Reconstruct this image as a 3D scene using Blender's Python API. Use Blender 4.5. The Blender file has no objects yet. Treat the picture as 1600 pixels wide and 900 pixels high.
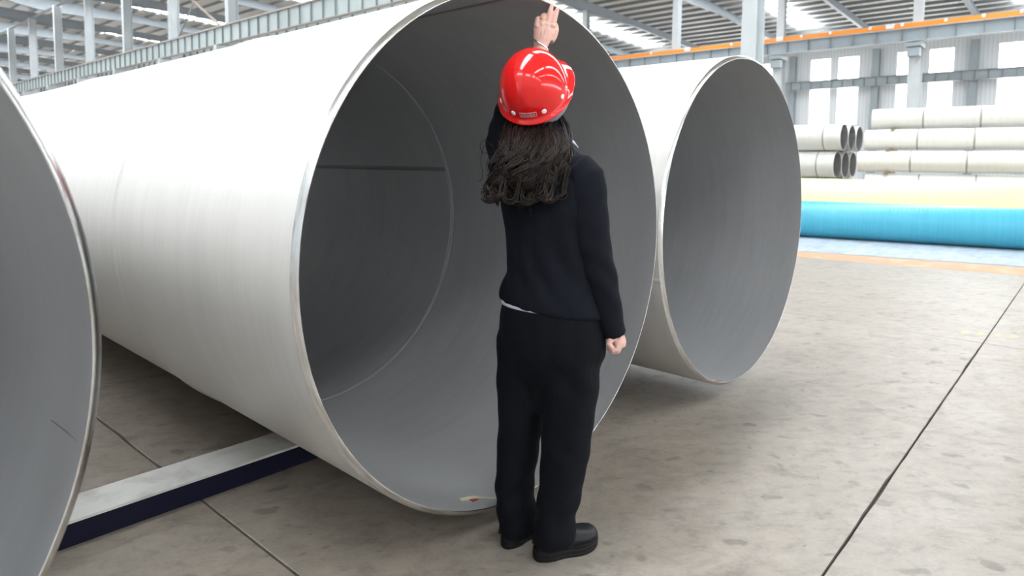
import bpy, math, random
import numpy as np
from mathutils import Vector, Matrix, noise as mnoise

S = bpy.context.scene
COL = S.collection
random.seed(7)
rng = np.random.default_rng(7)

# ---------------------------------------------------------------- camera
CF, CYAW, CPITCH, CROLL, CPY = 1039.4, math.radians(48.43), math.radians(4.535), math.radians(0.584), 335.3
CAMH = 1.36
_fw = np.array([math.sin(CYAW) * math.cos(CPITCH), math.cos(CYAW) * math.cos(CPITCH), -math.sin(CPITCH)])
_r0 = np.array([math.cos(CYAW), -math.sin(CYAW), 0.0])
_u0 = np.cross(_r0, _fw)
_r = _r0 * math.cos(CROLL) + _u0 * math.sin(CROLL)
_u = -_r0 * math.sin(CROLL) + _u0 * math.cos(CROLL)
VR = _r0                                                       # level right of the view
VF = np.array([math.sin(CYAW), math.cos(CYAW), 0.0])           # level forward of the view
EYE = np.array([0, 0, CAMH])
cam = bpy.data.cameras.new('camera')
cam.sensor_fit = 'HORIZONTAL'
cam.sensor_width = 36.0
cam.lens = CF / 1600 * 36
cam.shift_y = (CPY - 450) / 1600
cam.clip_start = 0.05
cam.clip_end = 400
cam.dof.use_dof = True
cam.dof.focus_distance = 2.5
cam.dof.aperture_fstop = 3.6
camo = bpy.data.objects.new('camera', cam)
COL.objects.link(camo)
m = Matrix(((_r[0], _u[0], -_fw[0], 0), (_r[1], _u[1], -_fw[1], 0), (_r[2], _u[2], -_fw[2], CAMH), (0, 0, 0, 1)))
camo.matrix_world = m
S.camera = camo

# ---------------------------------------------------------------- world, exposure
W = bpy.data.worlds.new('overcast_sky')
S.world = W
W.use_nodes = True
W.node_tree.nodes['Background'].inputs[0].default_value = (0.86, 0.93, 1.0, 1)
W.node_tree.nodes['Background'].inputs[1].default_value = 2.0
S.view_settings.view_transform = 'Standard'
S.view_settings.look = 'None'
S.view_settings.gamma = 1
S.view_settings.use_curve_mapping = False
S.view_settings.exposure = 0.0
SKYLIGHT = 18.0
WINDOW = 9.0


# ---------------------------------------------------------------- helpers
def mat(name, color, rough=0.5, metal=0.0, spec=0.5):
    m = bpy.data.materials.new(name)
    m.use_nodes = True
    b = m.node_tree.nodes['Principled BSDF']
    b.inputs['Base Color'].default_value = (*color, 1)
    b.inputs['Roughness'].default_value = rough
    b.inputs['Metallic'].default_value = metal
    b.inputs['Specular IOR Level'].default_value = spec
    return m


class NT:
    """small node-tree builder"""
    def __init__(s, m):
        s.m = m
        s.t = m.node_tree
        s.b = s.t.nodes['Principled BSDF']

    def n(s, typ, **kw):
        nd = s.t.nodes.new(typ)
        for k, v in kw.items():
            if k.startswith('i_'):
                nd.inputs[k[2:].replace('_', ' ')].default_value = v
            else:
                setattr(nd, k, v)
        return nd

    def l(s, a, b):
        s.t.links.new(a, b)

    def coord(s, kind='Object', scale=(1, 1, 1), rot=(0, 0, 0)):
        if kind == 'World':
            c = s.n('ShaderNodeNewGeometry').outputs['Position']
        else:
            c = s.n('ShaderNodeTexCoord').outputs[kind]
        mp = s.n('ShaderNodeMapping')
        mp.inputs['Scale'].default_value = scale
        mp.inputs['Rotation'].default_value = rot
        s.l(c, mp.inputs['Vector'])
        return mp.outputs['Vector']

    def noise(s, co, scale, detail=4, rough=0.55, dist=0.0):
        nd = s.n('ShaderNodeTexNoise')
        nd.inputs['Scale'].default_value = scale
        nd.inputs['Detail'].default_value = detail
        nd.inputs['Roughness'].default_value = rough
        nd.inputs['Distortion'].default_value = dist
        s.l(co, nd.inputs['Vector'])
        return nd.outputs['Fac']

    def ramp(s, fac, stops):
        r = s.n('ShaderNodeValToRGB')
        e = r.color_ramp.elements
        while len(e) < len(stops):
            e.new(0.5)
        for k, (p, c) in enumerate(stops):
            e[k].position = p
            e[k].color = (*c, 1) if len(c) == 3 else c
        s.l(fac, r.inputs[0])
        return r.outputs[0]

    def mix(s, fac, a, b, mode='MIX'):
        x = s.n('ShaderNodeMix', data_type='RGBA', blend_type=mode)
        for sock, val in ((x.inputs[0], fac), (x.inputs[6], a), (x.inputs[7], b)):
            if hasattr(val, 'links'):
                s.l(val, sock)
            elif isinstance(val, (int, float)):
                sock.default_value = val
            else:
                sock.default_value = (*val, 1)
        return x.outputs[2]

    def bump(s, h, strength=0.2, dist=0.01):
        b = s.n('ShaderNodeBump')
        b.inputs['Strength'].default_value = strength
        b.inputs['Distance'].default_value = dist
        s.l(h, b.inputs['Height'])
        s.l(b.outputs[0], s.b.inputs['Normal'])

    def g(s, v):
        return (v, v, v)


class M:
    """collects verts and faces of one mesh"""
    def __init__(s):
        s.v = []
        s.f = []

    def add(s, vs, fs):
        o = len(s.v)
        s.v += [tuple(map(float, p)) for p in vs]
        s.f += [tuple(i + o for i in f) for f in fs]
        return s

    def box(s, a, b, rot=None, at=None):
        (x0, y0, z0), (x1, y1, z1) = a, b
        vs = [(x0, y0, z0), (x1, y0, z0), (x1, y1, z0), (x0, y1, z0), (x0, y0, z1), (x1, y0, z1), (x1, y1, z1), (x0, y1, z1)]
        if rot is not None:
            vs = [tuple(rot @ Vector(p) + (Vector(at) if at is not None else Vector())) for p in vs]
        return s.add(vs, [(0, 3, 2, 1), (4, 5, 6, 7), (0, 1, 5, 4), (1, 2, 6, 5), (2, 3, 7, 6), (3, 0, 4, 7)])

    def bar(s, p, q, w, h):
        """box-section bar from p to q"""
        p, q = np.array(p, float), np.array(q, float)
        d = (q - p) / np.linalg.norm(q - p)
        up = np.array([0, 0, 1.0]) if abs(d[2]) < 0.95 else np.array([1.0, 0, 0])
        a = np.cross(d, up)
        a /= np.linalg.norm(a)
        b = np.cross(a, d)
        rings = []
        for c in (p, q):
            rings.append([c + sx * a * w / 2 + sz * b * h / 2 for sx, sz in ((-1, -1), (1, -1), (1, 1), (-1, 1))])
        return s.loft(rings)

    def loft(s, rings, caps=True, closed=True):
        n = len(rings[0])
        o = len(s.v)
        for r in rings:
            s.v += [tuple(map(float, p)) for p in r]
        rg = n if closed else n - 1
        for k in range(len(rings) - 1):
            for i in range(rg):
                a, b = o + k * n + i, o + k * n + (i + 1) % n
                s.f.append((a, b, b + n, a + n))
        if caps:
            s.f.append(tuple(o + i for i in reversed(range(n))))
            s.f.append(tuple(o + (len(rings) - 1) * n + i for i in range(n)))
        return s

    def tube(s, pts, rad, seg=10, flat=None, caps=True):
        """tube with tapered radius; flat=(ratio, dir) squashes the section along dir"""
        P = [np.array(p, float) for p in pts]
        if not hasattr(rad, '__len__'):
            rad = [rad] * len(P)
        t0 = P[1] - P[0]
        t0 = t0 / np.linalg.norm(t0)
        ref = np.array([0, 0, 1.0]) if abs(t0[2]) < 0.9 else np.array([0, 1.0, 0])
        if flat is not None:
            ref = np.array(flat[1], float)
        a = ref - t0 * (ref @ t0)
        a /= np.linalg.norm(a)
        rings = []
        for k, p in enumerate(P):
            t = P[min(k + 1, len(P) - 1)] - P[max(k - 1, 0)]
            t = t / (np.linalg.norm(t) + 1e-12)
            a = a - t * (a @ t)
            a /= np.linalg.norm(a)
            b = np.cross(t, a)
            fl = flat[0] if flat is not None else 1
            rings.append([p + rad[k] * (math.cos(q) * a * fl + math.sin(q) * b) for q in np.linspace(0, 2 * math.pi, seg, endpoint=False)])
        return s.loft(rings, caps=caps)

    def ball(s, c, r, rot=None, seg=16, rows=10):
        if not hasattr(r, '__len__'):
            r = (r, r, r)
        R = np.array(rot) if rot is not None else np.eye(3)
        c = np.array(c, float)
        rings = []
        for k in range(rows + 1):
            el = -math.pi / 2 + math.pi * (k + 0.02) / (rows + 0.04)
            rings.append([c + R @ np.array([r[0] * math.cos(el) * math.cos(q), r[1] * math.cos(el) * math.sin(q), r[2] * math.sin(el)]) for q in np.linspace(0, 2 * math.pi, seg, endpoint=False)])
        return s.loft(rings)

    def mesh(s, name, material=None, smooth=False):
        me = bpy.data.meshes.new(name)
        me.from_pydata(s.v, [], s.f)
        me.update()
        if material:
            me.materials.append(material)
        if smooth:
            me.polygons.foreach_set('use_smooth', [True] * len(me.polygons))
        return me

    def build(s, name, material=None, parent=None, smooth=False, auto=None):
        me = s.mesh(name, material, smooth)
        if auto is not None:
            me.polygons.foreach_set('use_smooth', [True] * len(me.polygons))
            me.set_sharp_from_angle(angle=math.radians(auto))
        return link(name, me, parent)


def link(name, data, parent=None, loc=None, rotz=None):
    o = bpy.data.objects.new(name, data)
    COL.objects.link(o)
    if parent is not None:
        o.parent = parent
    if loc is not None:
        o.location = loc
    if rotz is not None:
        o.rotation_euler = (0, 0, rotz)
    return o


def thing(name, label, cat, loc=(0, 0, 0), rotz=0, group=None):
    o = link(name, None, None, loc, rotz)
    o.empty_display_size = 0.2
    return tag(o, label, cat, group)


def tag(o, label, cat, group=None):
    o['label'] = label
    o['category'] = cat
    if group:
        o['group'] = group
    return o


def struct(o):
    o['kind'] = 'structure'
    return o


def copy_tree(o, parent=None):
    c = o.copy()
    COL.objects.link(c)
    if parent is not None:
        c.parent = parent
    for ch in list(o.children):
        copy_tree(ch, c)
    return c


def remesh(name, mb, voxel, it, material, parent, disp=None):
    """fuse overlapping closed shells into one continuous smooth surface"""
    me = mb.mesh('tmp')
    o = bpy.data.objects.new('tmp', me)
    COL.objects.link(o)
    r = o.modifiers.new('r', 'REMESH')
    r.mode = 'VOXEL'
    r.voxel_size = voxel
    if it:
        sm = o.modifiers.new('s', 'SMOOTH')
        sm.factor = 0.5
        sm.iterations = it
    dg = bpy.context.evaluated_depsgraph_get()
    dg.update()
    out = bpy.data.meshes.new_from_object(o.evaluated_get(dg))
    bpy.data.objects.remove(o)
    bpy.data.meshes.remove(me)
    if disp is not None:
        n = len(out.vertices)
        co = np.empty(n * 3, np.float32)
        out.vertices.foreach_get('co', co)
        no = np.empty(n * 3, np.float32)
        out.vertices.foreach_get('normal', no)
        co = co.reshape(-1, 3)
        no = no.reshape(-1, 3)
        co = co + no * disp(co.astype(float))[:, None]
        out.vertices.foreach_set('co', co.astype(np.float32).ravel())
        out.update()
    out.materials.clear()
    out.materials.append(material)
    out.polygons.foreach_set('use_smooth', [True] * len(out.polygons))
    out.name = name
    return link(name, out, parent)


# ---------------------------------------------------------------- materials
def steel_paint(name, c, rough=0.45):
    m = mat(name, c, rough)
    t = NT(m)
    co = t.coord('World')
    n = t.noise(co, 1.3, 5)
    t.l(t.mix(0.25, c, t.ramp(n, [(0.3, tuple(x * 0.7 for x in c)), (0.7, tuple(min(1, x * 1.15) for x in c))])), t.b.inputs['Base Color'])
    return m


M_col = steel_paint('pale_grey_paint', (0.55, 0.59, 0.61))
M_web = steel_paint('pale_green_grey_paint', (0.47, 0.535, 0.535))
M_webB = steel_paint('blue_grey_paint', (0.33, 0.38, 0.41))
M_flange = steel_paint('brown_grey_flange', (0.38, 0.36, 0.34))
M_stiff = steel_paint('dark_grey_stiffener', (0.24, 0.28, 0.30))
M_rafter = steel_paint('rafter_grey', (0.30, 0.34, 0.375))
M_purlin = steel_paint('purlin_grey', (0.20, 0.22, 0.23))
M_orange = mat('orange_plastic', (0.9, 0.30, 0.04), 0.4)
M_clip = mat('white_plastic', (0.8, 0.8, 0.8), 0.5)
M_rod = mat('rusty_rod', (0.33, 0.27, 0.22), 0.6)


def emis(name, c, e):
    m = mat(name, (0.8, 0.8, 0.8))
    b = m.node_tree.nodes['Principled BSDF']
    b.inputs['Emission Color'].default_value = (*c, 1)
    b.inputs['Emission Strength'].default_value = e
    return m


M_sky = emis('translucent_skylight', (0.93, 0.97, 1.0), SKYLIGHT)
M_win = emis('daylit_pane', (0.95, 0.98, 1.0), WINDOW)

M_roof = mat('roof_sheet', (0.64, 0.63, 0.60), 0.4)
t = NT(M_roof)
w = t.n('ShaderNodeTexWave', bands_direction='Y')
w.inputs['Scale'].default_value = 1.6
t.l(t.coord('World'), w.inputs['Vector'])
t.bump(w.outputs['Fac'], 0.8, 0.06)

M_wall = mat('wall_cladding', (0.52, 0.55, 0.57), 0.5)
t = NT(M_wall)
w = t.n('ShaderNodeTexWave', bands_direction='Y')
w.inputs['Scale'].default_value = 1.05
t.l(t.coord('World'), w.inputs['Vector'])
t.bump(w.outputs['Fac'], 0.15, 0.03)
t.l(t.ramp(w.outputs['Fac'], [(0.0, (0.60, 0.63, 0.66)), (0.25, (0.68, 0.72, 0.75)), (1, (0.70, 0.74, 0.77))]), t.b.inputs['Base Color'])

# concrete
M_conc = mat('concrete', (0.4, 0.37, 0.34), 0.55)
t = NT(M_conc)
co = t.coord('World')
big = t.noise(co, 0.55, 6, 0.6, 0.4)
mid = t.noise(co, 2.6, 8, 0.65, 0.6)
fine = t.noise(co, 60, 4, 0.7)
mpt = t.n('ShaderNodeMapping', vector_type='TEXTURE')
mpt.inputs['Rotation'].default_value = (0, 0, math.radians(-40))
mpt.inputs['Scale'].default_value = (1.35, 0.9, 1)
t.l(t.n('ShaderNodeNewGeometry').outputs['Position'], mpt.inputs['Vector'])
cs = mpt.outputs['Vector']
streak = t.noise(cs, 2.4, 7, 0.65, 0.5)
scuff = t.noise(cs, 13.0, 8, 0.75, 0.3)
base = t.ramp(big, [(0.25, (0.335, 0.302, 0.268)), (0.5, (0.40, 0.365, 0.328)), (0.78, (0.455, 0.43, 0.40))])
base = t.mix(0.55, base, t.ramp(mid, [(0.2, (0.24, 0.215, 0.19)), (0.45, (0.40, 0.37, 0.335)), (0.8, (0.50, 0.475, 0.445))]))
base = t.mix(0.28, base, t.ramp(streak, [(0.3, (0.25, 0.225, 0.2)), (0.6, (0.47, 0.445, 0.415))]))
# round dark drips and scuffs
vo = t.n('ShaderNodeTexVoronoi')
vo.inputs['Scale'].default_value = 6.5
vo.inputs['Randomness'].default_value = 1.0
mpd = t.n('ShaderNodeMix', data_type='VECTOR')
mpd.inputs[0].default_value = 0.12
nz = t.n('ShaderNodeTexNoise')
nz.inputs['Scale'].default_value = 9
t.l(co, nz.inputs['Vector'])
t.l(cs, mpd.inputs[4])
t.l(nz.outputs['Color'], mpd.inputs[5])
t.l(mpd.outputs[1], vo.inputs['Vector'])
spots = t.ramp(vo.outputs['Distance'], [(0.13, t.g(0.45)), (0.20, t.g(1.0))])
smask = t.ramp(t.noise(co, 1.9, 3), [(0.36, t.g(0.0)), (0.55, t.g(0.62))])
base = t.mix(smask, base, spots, 'MULTIPLY')
vo2 = t.n('ShaderNodeTexVoronoi')
vo2.inputs['Scale'].default_value = 11
t.l(mpd.outputs[1], vo2.inputs['Vector'])
base = t.mix(0.6, base, t.ramp(vo2.outputs['Distance'], [(0.08, t.g(0.55)), (0.15, t.g(1.0))]), 'MULTIPLY')
base = t.mix(0.3, base, t.ramp(fine, [(0.3, t.g(0.75)), (0.7, t.g(1.1))]), 'MULTIPLY')
base = t.mix(0.8, base, t.ramp(scuff, [(0.33, t.g(0.66)), (0.48, t.g(1.0)), (0.70, t.g(1.22))]), 'MULTIPLY')
base = t.mix(0.55, base, t.ramp(t.noise(cs, 4.5, 7, 0.7, 0.4), [(0.33, t.g(0.55)), (0.46, t.g(1.0))]), 'MULTIPLY')
base = t.mix(1.0, base, (0.755, 0.71, 0.665), 'MULTIPLY')
t.l(base, t.b.inputs['Base Color'])
t.b.inputs['Specular IOR Level'].default_value = 0.65
t.l(t.ramp(mid, [(0.3, t.g(0.34)), (0.7, t.g(0.5))]), t.b.inputs['Roughness'])
t.bump(fine, 0.12, 0.004)
M_joint = mat('joint_filler', (0.05, 0.045, 0.04), 0.9)
M_line = mat('orange_floor_paint', (0.78, 0.40, 0.26), 0.6)
t = NT(M_line)
t.l(t.ramp(t.noise(t.coord('World'), 3, 6), [(0.35, (0.62, 0.36, 0.24)), (0.5, (0.74, 0.28, 0.16))]), t.b.inputs['Base Color'])
M_ymark = mat('worn_yellow_paint', (0.42, 0.36, 0.22), 0.5)


def pipe_steel(name, c, c2, rough, metal, streak_axis):
    """pickled stainless: faint brush streaks running around the pipe"""
    m = mat(name, c, rough, metal)
    t = NT(m)
    co = t.coord('Object', (3, 40, 3))
    n1 = t.noise(co, 1.0, 6, 0.6)
    n2 = t.noise(t.coord('Object'), 1.7, 5, 0.6, 0.5)
    n3 = t.noise(t.coord('Object', (1.2, 9, 1.2)), 1.3, 5, 0.65, 0.3)
    col = t.ramp(n1, [(0.3, c2), (0.7, c)])
    col = t.mix(0.45, col, t.ramp(n2, [(0.3, c2), (0.7, c)]))
    col = t.mix(0.35, col, t.ramp(n3, [(0.3, tuple(x * 0.86 for x in c2)), (0.65, c)]))
    t.l(col, t.b.inputs['Base Color'])
    t.l(t.ramp(n3, [(0.3, t.g(rough - 0.06)), (0.7, t.g(rough + 0.08))]), t.b.inputs['Roughness'])
    t.bump(n1, 0.04, 0.002)
    return m


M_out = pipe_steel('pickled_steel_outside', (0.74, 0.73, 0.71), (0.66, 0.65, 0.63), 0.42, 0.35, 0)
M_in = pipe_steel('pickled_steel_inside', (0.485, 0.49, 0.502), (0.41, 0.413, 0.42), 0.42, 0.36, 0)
M_weld = mat('weld_bead', (0.27, 0.275, 0.28), 0.38, 0.5)
M_rim = mat('machined_bevel', (0.80, 0.79, 0.77), 0.22, 1.0)
t = NT(M_rim)
t.l(t.ramp(t.noise(t.coord('Object', (4, 60, 4)), 2, 5), [(0.35, (0.50, 0.465, 0.42)), (0.6, (0.72, 0.73, 0.74))]), t.b.inputs['Base Color'])
M_tape = mat('masking_tape', (0.62, 0.60, 0.42), 0.7)
M_red = mat('red_tape', (0.45, 0.02, 0.025), 0.5)
M_scr = mat('dark_scuff', (0.12, 0.12, 0.13), 0.6, 0.3)
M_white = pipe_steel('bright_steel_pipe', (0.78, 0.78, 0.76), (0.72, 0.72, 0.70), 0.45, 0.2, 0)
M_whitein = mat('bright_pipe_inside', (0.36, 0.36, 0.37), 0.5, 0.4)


def wrap_mat(name, c, c2):
    m = mat(name, c, 0.32)
    t = NT(m)
    co = t.coord('Object', (1, 26, 1))
    n = t.noise(co, 1.0, 4, 0.6)
    t.l(t.ramp(n, [(0.3, c2), (0.6, c)]), t.b.inputs['Base Color'])
    w = t.n('ShaderNodeTexWave', bands_direction='Y')
    w.inputs['Scale'].default_value = 5
    w.inputs['Distortion'].default_value = 0.6
    t.l(t.coord('Object'), w.inputs['Vector'])
    t.bump(w.outputs['Fac'], 0.12, 0.01)
    return m


M_blue = wrap_mat('blue_woven_wrap', (0.08, 0.43, 0.58), (0.065, 0.39, 0.54))
M_yellow = wrap_mat('yellow_woven_wrap', (0.87, 0.83, 0.42), (0.84, 0.80, 0.38))
M_sheet = mat('grey_blue_sheet', (0.36, 0.42, 0.50), 0.55)
t = NT(M_sheet)
t.l(t.ramp(t.noise(t.coord('World', (1, 3, 1)), 2.2, 6, 0.6, 0.5), [(0.3, (0.28, 0.33, 0.39)), (0.65, (0.42, 0.48, 0.55))]), t.b.inputs['Base Color'])
M_timber = mat('timber', (0.35, 0.26, 0.16), 0.8)


# ---------------------------------------------------------------- floor
floor = struct(M().box((-9.6, -40, -0.3), (68.5, 170, -0.014)).build('floor', M_joint))
GX = [1.1 + 5.1 * k for k in range(-2, 4)]
GY = [0.62 + 3.75 * k for k in range(-2, 6)]


def slab(x0, y0, x1, y1, ragged):
    g = 0.0042
    x0 += g; y0 += g; x1 -= g; y1 -= g
    def edge(p, q):
        p, q = np.array(p), np.array(q)
        n = max(1, int(np.linalg.norm(q - p) / 0.12)) if ragged else 1
        out = []
        for k in range(n):
            c = p + (q - p) * k / n
            if ragged and k:
                nv = np.array([-(q - p)[1], (q - p)[0]])
                nv = nv / np.linalg.norm(nv)
                c = c + nv * max(0.0, rng.normal(0.0008, 0.0022))
            out.append(c)
        return out
    ring = edge((x0, y0), (x1, y0)) + edge((x1, y0), (x1, y1)) + edge((x1, y1), (x0, y1)) + edge((x0, y1), (x0, y0))
    c = np.array([(x0 + x1) / 2, (y0 + y1) / 2])
    b = M()
    def inset(d):
        return [np.array([min(max(p[0], x0 + d), x1 - d), min(max(p[1], y0 + d), y1 - d)]) for p in ring]
    i1 = inset(0.003)
    b.loft([[(*p, -0.02) for p in ring], [(*p, -0.002) for p in ring], [(*p, 0.0) for p in i1]])
    return b


for i in range(len(GX) - 1):
    for j in range(len(GY) - 1):
        slab(GX[i], GY[j], GX[i + 1], GY[j + 1], i in (1, 2) and j in (1, 2, 3, 4)).build('slab', M_conc, floor)
for q in ((GX[-1], -40, 68.5, 170), (-9.6, GY[-1], GX[-1], 170), (-9.6, -40, GX[-1], GY[0]), (-9.6, GY[0], GX[0], GY[-1])):
    slab(*q, False).build('slab', M_conc, floor)


def strip(name, pts, z0, z1, material, parent):
    b = M()
    b.loft([[(x, y, z0) for x, y in pts], [(x, y, z1) for x, y in pts]])
    return b.build(name, material, parent)


# orange painted line, running on beyond the frame and behind the pipes
strip('painted_line', [(10.98, -3), (11.9, -3), (10.62, 4.2), (10.0, 4.2)], -0.004, 0.0012, M_line, floor)
for (x, y, a, b_) in ((6.50, 0.77, .07, .035), (6.54, 0.67, .08, .03), (6.58, 0.56, .06, .03), (6.61, 0.46, .08, .03)):
    pts = [(x + a * math.cos(q) * (1 + .25 * math.sin(3 * q)), y + b_ * math.sin(q) * (1 + .2 * math.cos(5 * q))) for q in np.linspace(0, 2 * math.pi, 14, endpoint=False)]
    strip('paint_mark', pts, -0.004, 0.0008, M_ymark, floor)


# ---------------------------------------------------------------- roof
def roof_z(x):
    return 16.3 - 0.045 * x if x > 3.4 else 16.147 + 0.045 * (x - 3.4)


Y0, Y1 = -40.0, 170.0
b = M()
for xa, xb in ((-9.9, 3.4), (3.4, 68.3)):
    b.loft([[(xa, Y0, roof_z(xa)), (xb, Y0, roof_z(xb)), (xb, Y0, roof_z(xb) + .08), (xa, Y0, roof_z(xa) + .08)],
            [(xa, Y1, roof_z(xa)), (xb, Y1, roof_z(xb)), (xb, Y1, roof_z(xb) + .08), (xa, Y1, roof_z(xa) + .08)]])
ceiling = struct(b.build('ceiling', M_roof))
# skylight strips every 15 m
for k in range(-3, 11):
    ya = 3.5 + 15.5 * k
    yb = ya + 2.1
    for xa, xb in ((-8.5, 2.6), (5.0, 62.4)):
        M().loft([[(xa, y, roof_z(xa) - .09), (xb, y, roof_z(xb) - .09), (xb, y, roof_z(xb) - .05), (xa, y, roof_z(xa) - .05)] for y in (ya, yb)]).build('skylight', M_sky, ceiling)
# purlins
pm = M().box((-0.035, Y0, -0.22), (0.035, Y1, 0)).box((-0.035, Y0, -0.235), (0.06, Y1, -0.22)).mesh('purlin', M_purlin)
x = -9.0
while x < 67.8:
    link('purlin', pm, ceiling, (x, 0, roof_z(x) - 0.10))
    x += 1.5
# rafters: haunched I-beams bay by bay over the column rows
YA = [5.0, 12.4, 20.0, 27.6, 35.4, 42.9, 50.6, 58.4, 66.4, 74.1, 81.8]


def rafter(p0, p1, d0, dm, d1):
    b = M()
    (xa, ya), (xb, yb) = p0, p1
    pr = [(0, d0), (0.12, d0 * .86), (0.3, dm), (0.7, dm), (0.88, d1 * .86), (1, d1)]
    top, bot = [], []
    for tt, d in pr:
        xx, yy = xa + (xb - xa) * tt, ya + (yb - ya) * tt
        zt = roof_z(xx) - 0.34
        top.append((xx, yy, zt))
        bot.append((xx, yy, zt - d))
    for hw, up, lo in ((0.012, top, bot),):
        b.loft([[(p[0], p[1] - hw, p[2]), (p[0], p[1] + hw, p[2]), (q[0], q[1] + hw, q[2]), (q[0], q[1] - hw, q[2])] for p, q in zip(up, lo)])
    for line in (top, bot):
        b.loft([[(p[0], p[1] - .13, p[2]), (p[0], p[1] + .13, p[2]), (p[0], p[1] + .13, p[2] + .025), (p[0], p[1] - .13, p[2] + .025)] for p in line])
    return b.build('rafter', M_rafter, ceiling)


for k in range(-1, 19):
    yr = 8.0 + 7.75 * k
    rafter((17.15, yr), (42.9, yr), 1.1, 0.62, 0.9)
    rafter((42.9, yr), (67.9, yr), 0.9, 0.5, 0.5)
    rafter((-9.4, yr), (3.4, yr), 1.0, 0.6, 0.75)
    rafter((3.4, yr), (17.15, yr), 0.75, 0.6, 1.1)
M().box((17.0, -10, 13.99), (17.3, 110, 14.02)).box((17.14, -10, 14.02), (17.16, 110, 14.10)).build('tie_beam', M_rafter, ceiling)


# ---------------------------------------------------------------- columns
def h_section(b, cx, cy, wy, dx, z0, z1, tf=0.022, tw=0.014):
    b.box((cx - dx / 2, cy - wy / 2, z0), (cx - dx / 2 + tf, cy + wy / 2, z1))
    b.box((cx + dx / 2 - tf, cy - wy / 2, z0), (cx + dx / 2, cy + wy / 2, z1))
    b.box((cx - dx / 2 + tf, cy - tw / 2, z0), (cx + dx / 2 - tf, cy + tw / 2, z1))
    return b


def ordinal(n):
    return ['first', 'second', 'third', 'fourth', 'fifth', 'sixth', 'seventh', 'eighth', 'ninth', 'tenth'][n]


# row A, behind the pale girder above the large pipe
mA = h_section(M(), 0, 0, 0.38, 0.56, 0, 14.0).mesh('shaft', M_col)
mBr = M().box((-0.95, -.16, 7.0), (-0.28, .16, 7.34)).box((.28, -.16, 7.0), (.95, .16, 7.34)).mesh('bracket', M_col)
mPl = M().box((-0.36, -.26, 0.0), (0.36, .26, 0.03)).mesh('base_plate', M_stiff)
vis = YA[4:]
for k, y in enumerate([6.98] + vis):
    if k == 0:
        lab = 'broad two-tone grey steel column rising behind the right end of the near right pipe'
    else:
        n = len(vis) - k
        lab = 'pale grey steel column above the pale girder at upper left, %s of its row from the left' % ordinal(n)
    c = thing('steel_column', lab, 'column', (17.15, y, 0), 0, 'columns of the near row')
    link('shaft', mA, c)
    link('bracket', mBr, c)
    link('base_plate', mPl, c)
# row B, carrying the orange rail
mBl = h_section(M(), 0, 0, 0.6, 0.7, 0, 8.1).mesh('lower_shaft', M_col)
mBu = h_section(M(), .12, 0, 0.46, 0.45, 8.1, roof_z(42.9) - 1.2).mesh('upper_shaft', M_col)
mBb = M().box((-0.85, -.36, 7.92), (0.4, .36, 8.14)).box((-0.8, -.3, 7.4), (-0.3, .3, 7.86)).mesh('bracket', M_webB)
for k in range(4):
    c = thing('steel_column', 'far grey column carrying the girder with the orange rail, %s from the right' % ordinal(k), 'column', (43.2, [8.25, 15.8, 23.1, 30.9][k], 0), 0, 'columns under the orange rail')
    link('lower_shaft', mBl, c)
    link('upper_shaft', mBu, c)
    link('bracket', mBb, c)


# ---------------------------------------------------------------- crane girders
def girder(name, label, x, ya, yb, zt, zb, mw, mf, step, off, fl=0.4, group=None):
    g = thing(name, label, 'girder', (x, ya, zb), 0, group)
    L, h = yb - ya, zt - zb
    M().box((-.008, 0, .02), (.008, L, h - .02)).build('web', mw, g)
    M().box((-fl / 2, 0, h - .03), (fl / 2, L, h)).build('top_flange', mf, g)
    M().box((-fl / 2, 0, 0), (fl / 2, L, .03)).build('bottom_flange', mf, g)
    sm = M().box((-fl / 2 + .03, -.009, .03), (fl / 2 - .03, .009, h - .03)).mesh('stiffener', M_stiff)
    y = off
    while y < L:
        link('stiffener', sm, g, (0, y, 0))
        y += step
    return g


gA = girder('crane_girder', 'pale green-grey girder with dark stiffeners sloping across the upper left above the pipes', 16.43, 13.2, 88.2, 8.27, 7.36, M_web, M_flange, 0.9375, 0.1, .26)
M().box((-.04, 0, .91), (.04, 75, 1.0)).build('crane_rail', M_flange, gA)
gA2 = girder('crane_girder', 'second pale girder just below and behind the one at upper left', 17.92, 13.2, 88.2, 8.27, 7.36, M_web, M_flange, 0.9375, 0.1, .26)
gB = girder('crane_girder', 'grey girder under the long orange rail at upper right', 42.5, -6.8, 38.2, 8.93, 8.19, M_webB, M_col, 1.25, 0.62)
M().box((-.2, 0, .745), (-.03, 45, 1.0)).build('conductor_rail', M_orange, gB)['label'] = 'orange conductor rail'
cm = M().box((-.24, -.07, .86), (.0, .07, 1.03)).mesh('rail_clip', M_clip)
for y in (15.44, 14.21, 12.56, 10.44, 8.83, 6.78, 5.12, 3.56, 21.58, 1.6, 18.6, 24.5):
    link('rail_clip', cm, gB, (0, y + 6.8, 0))
cm = M().box((-.26, -.2, .80), (.0, .2, 1.05)).mesh('rail_joint', M_clip)
for y in (9.43, 15.5, 21.7):
    link('rail_joint', cm, gB, (0, y + 6.8, 0))
gW = girder('crane_girder', 'blue-grey girder on the far wall between the two rows of windows', 67.3, -6.8, 33, 9.36, 8.55, M_webB, M_flange, 0.93, 0.4)

# rod bracing between two columns of the near row
br = thing('cross_brace', 'crossed rusty rods between two columns above the pale girder', 'brace', (17.0, 39.1, 8.3))
M().bar((0, 3.4, 3.6), (0, -3.2, -.02), .1, .1).build('rod', M_rod, br)
M().bar((.06, -3.2, 5.0), (.06, 3.4, -.02), .07, .07).build('rod', M_stiff, br)

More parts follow.
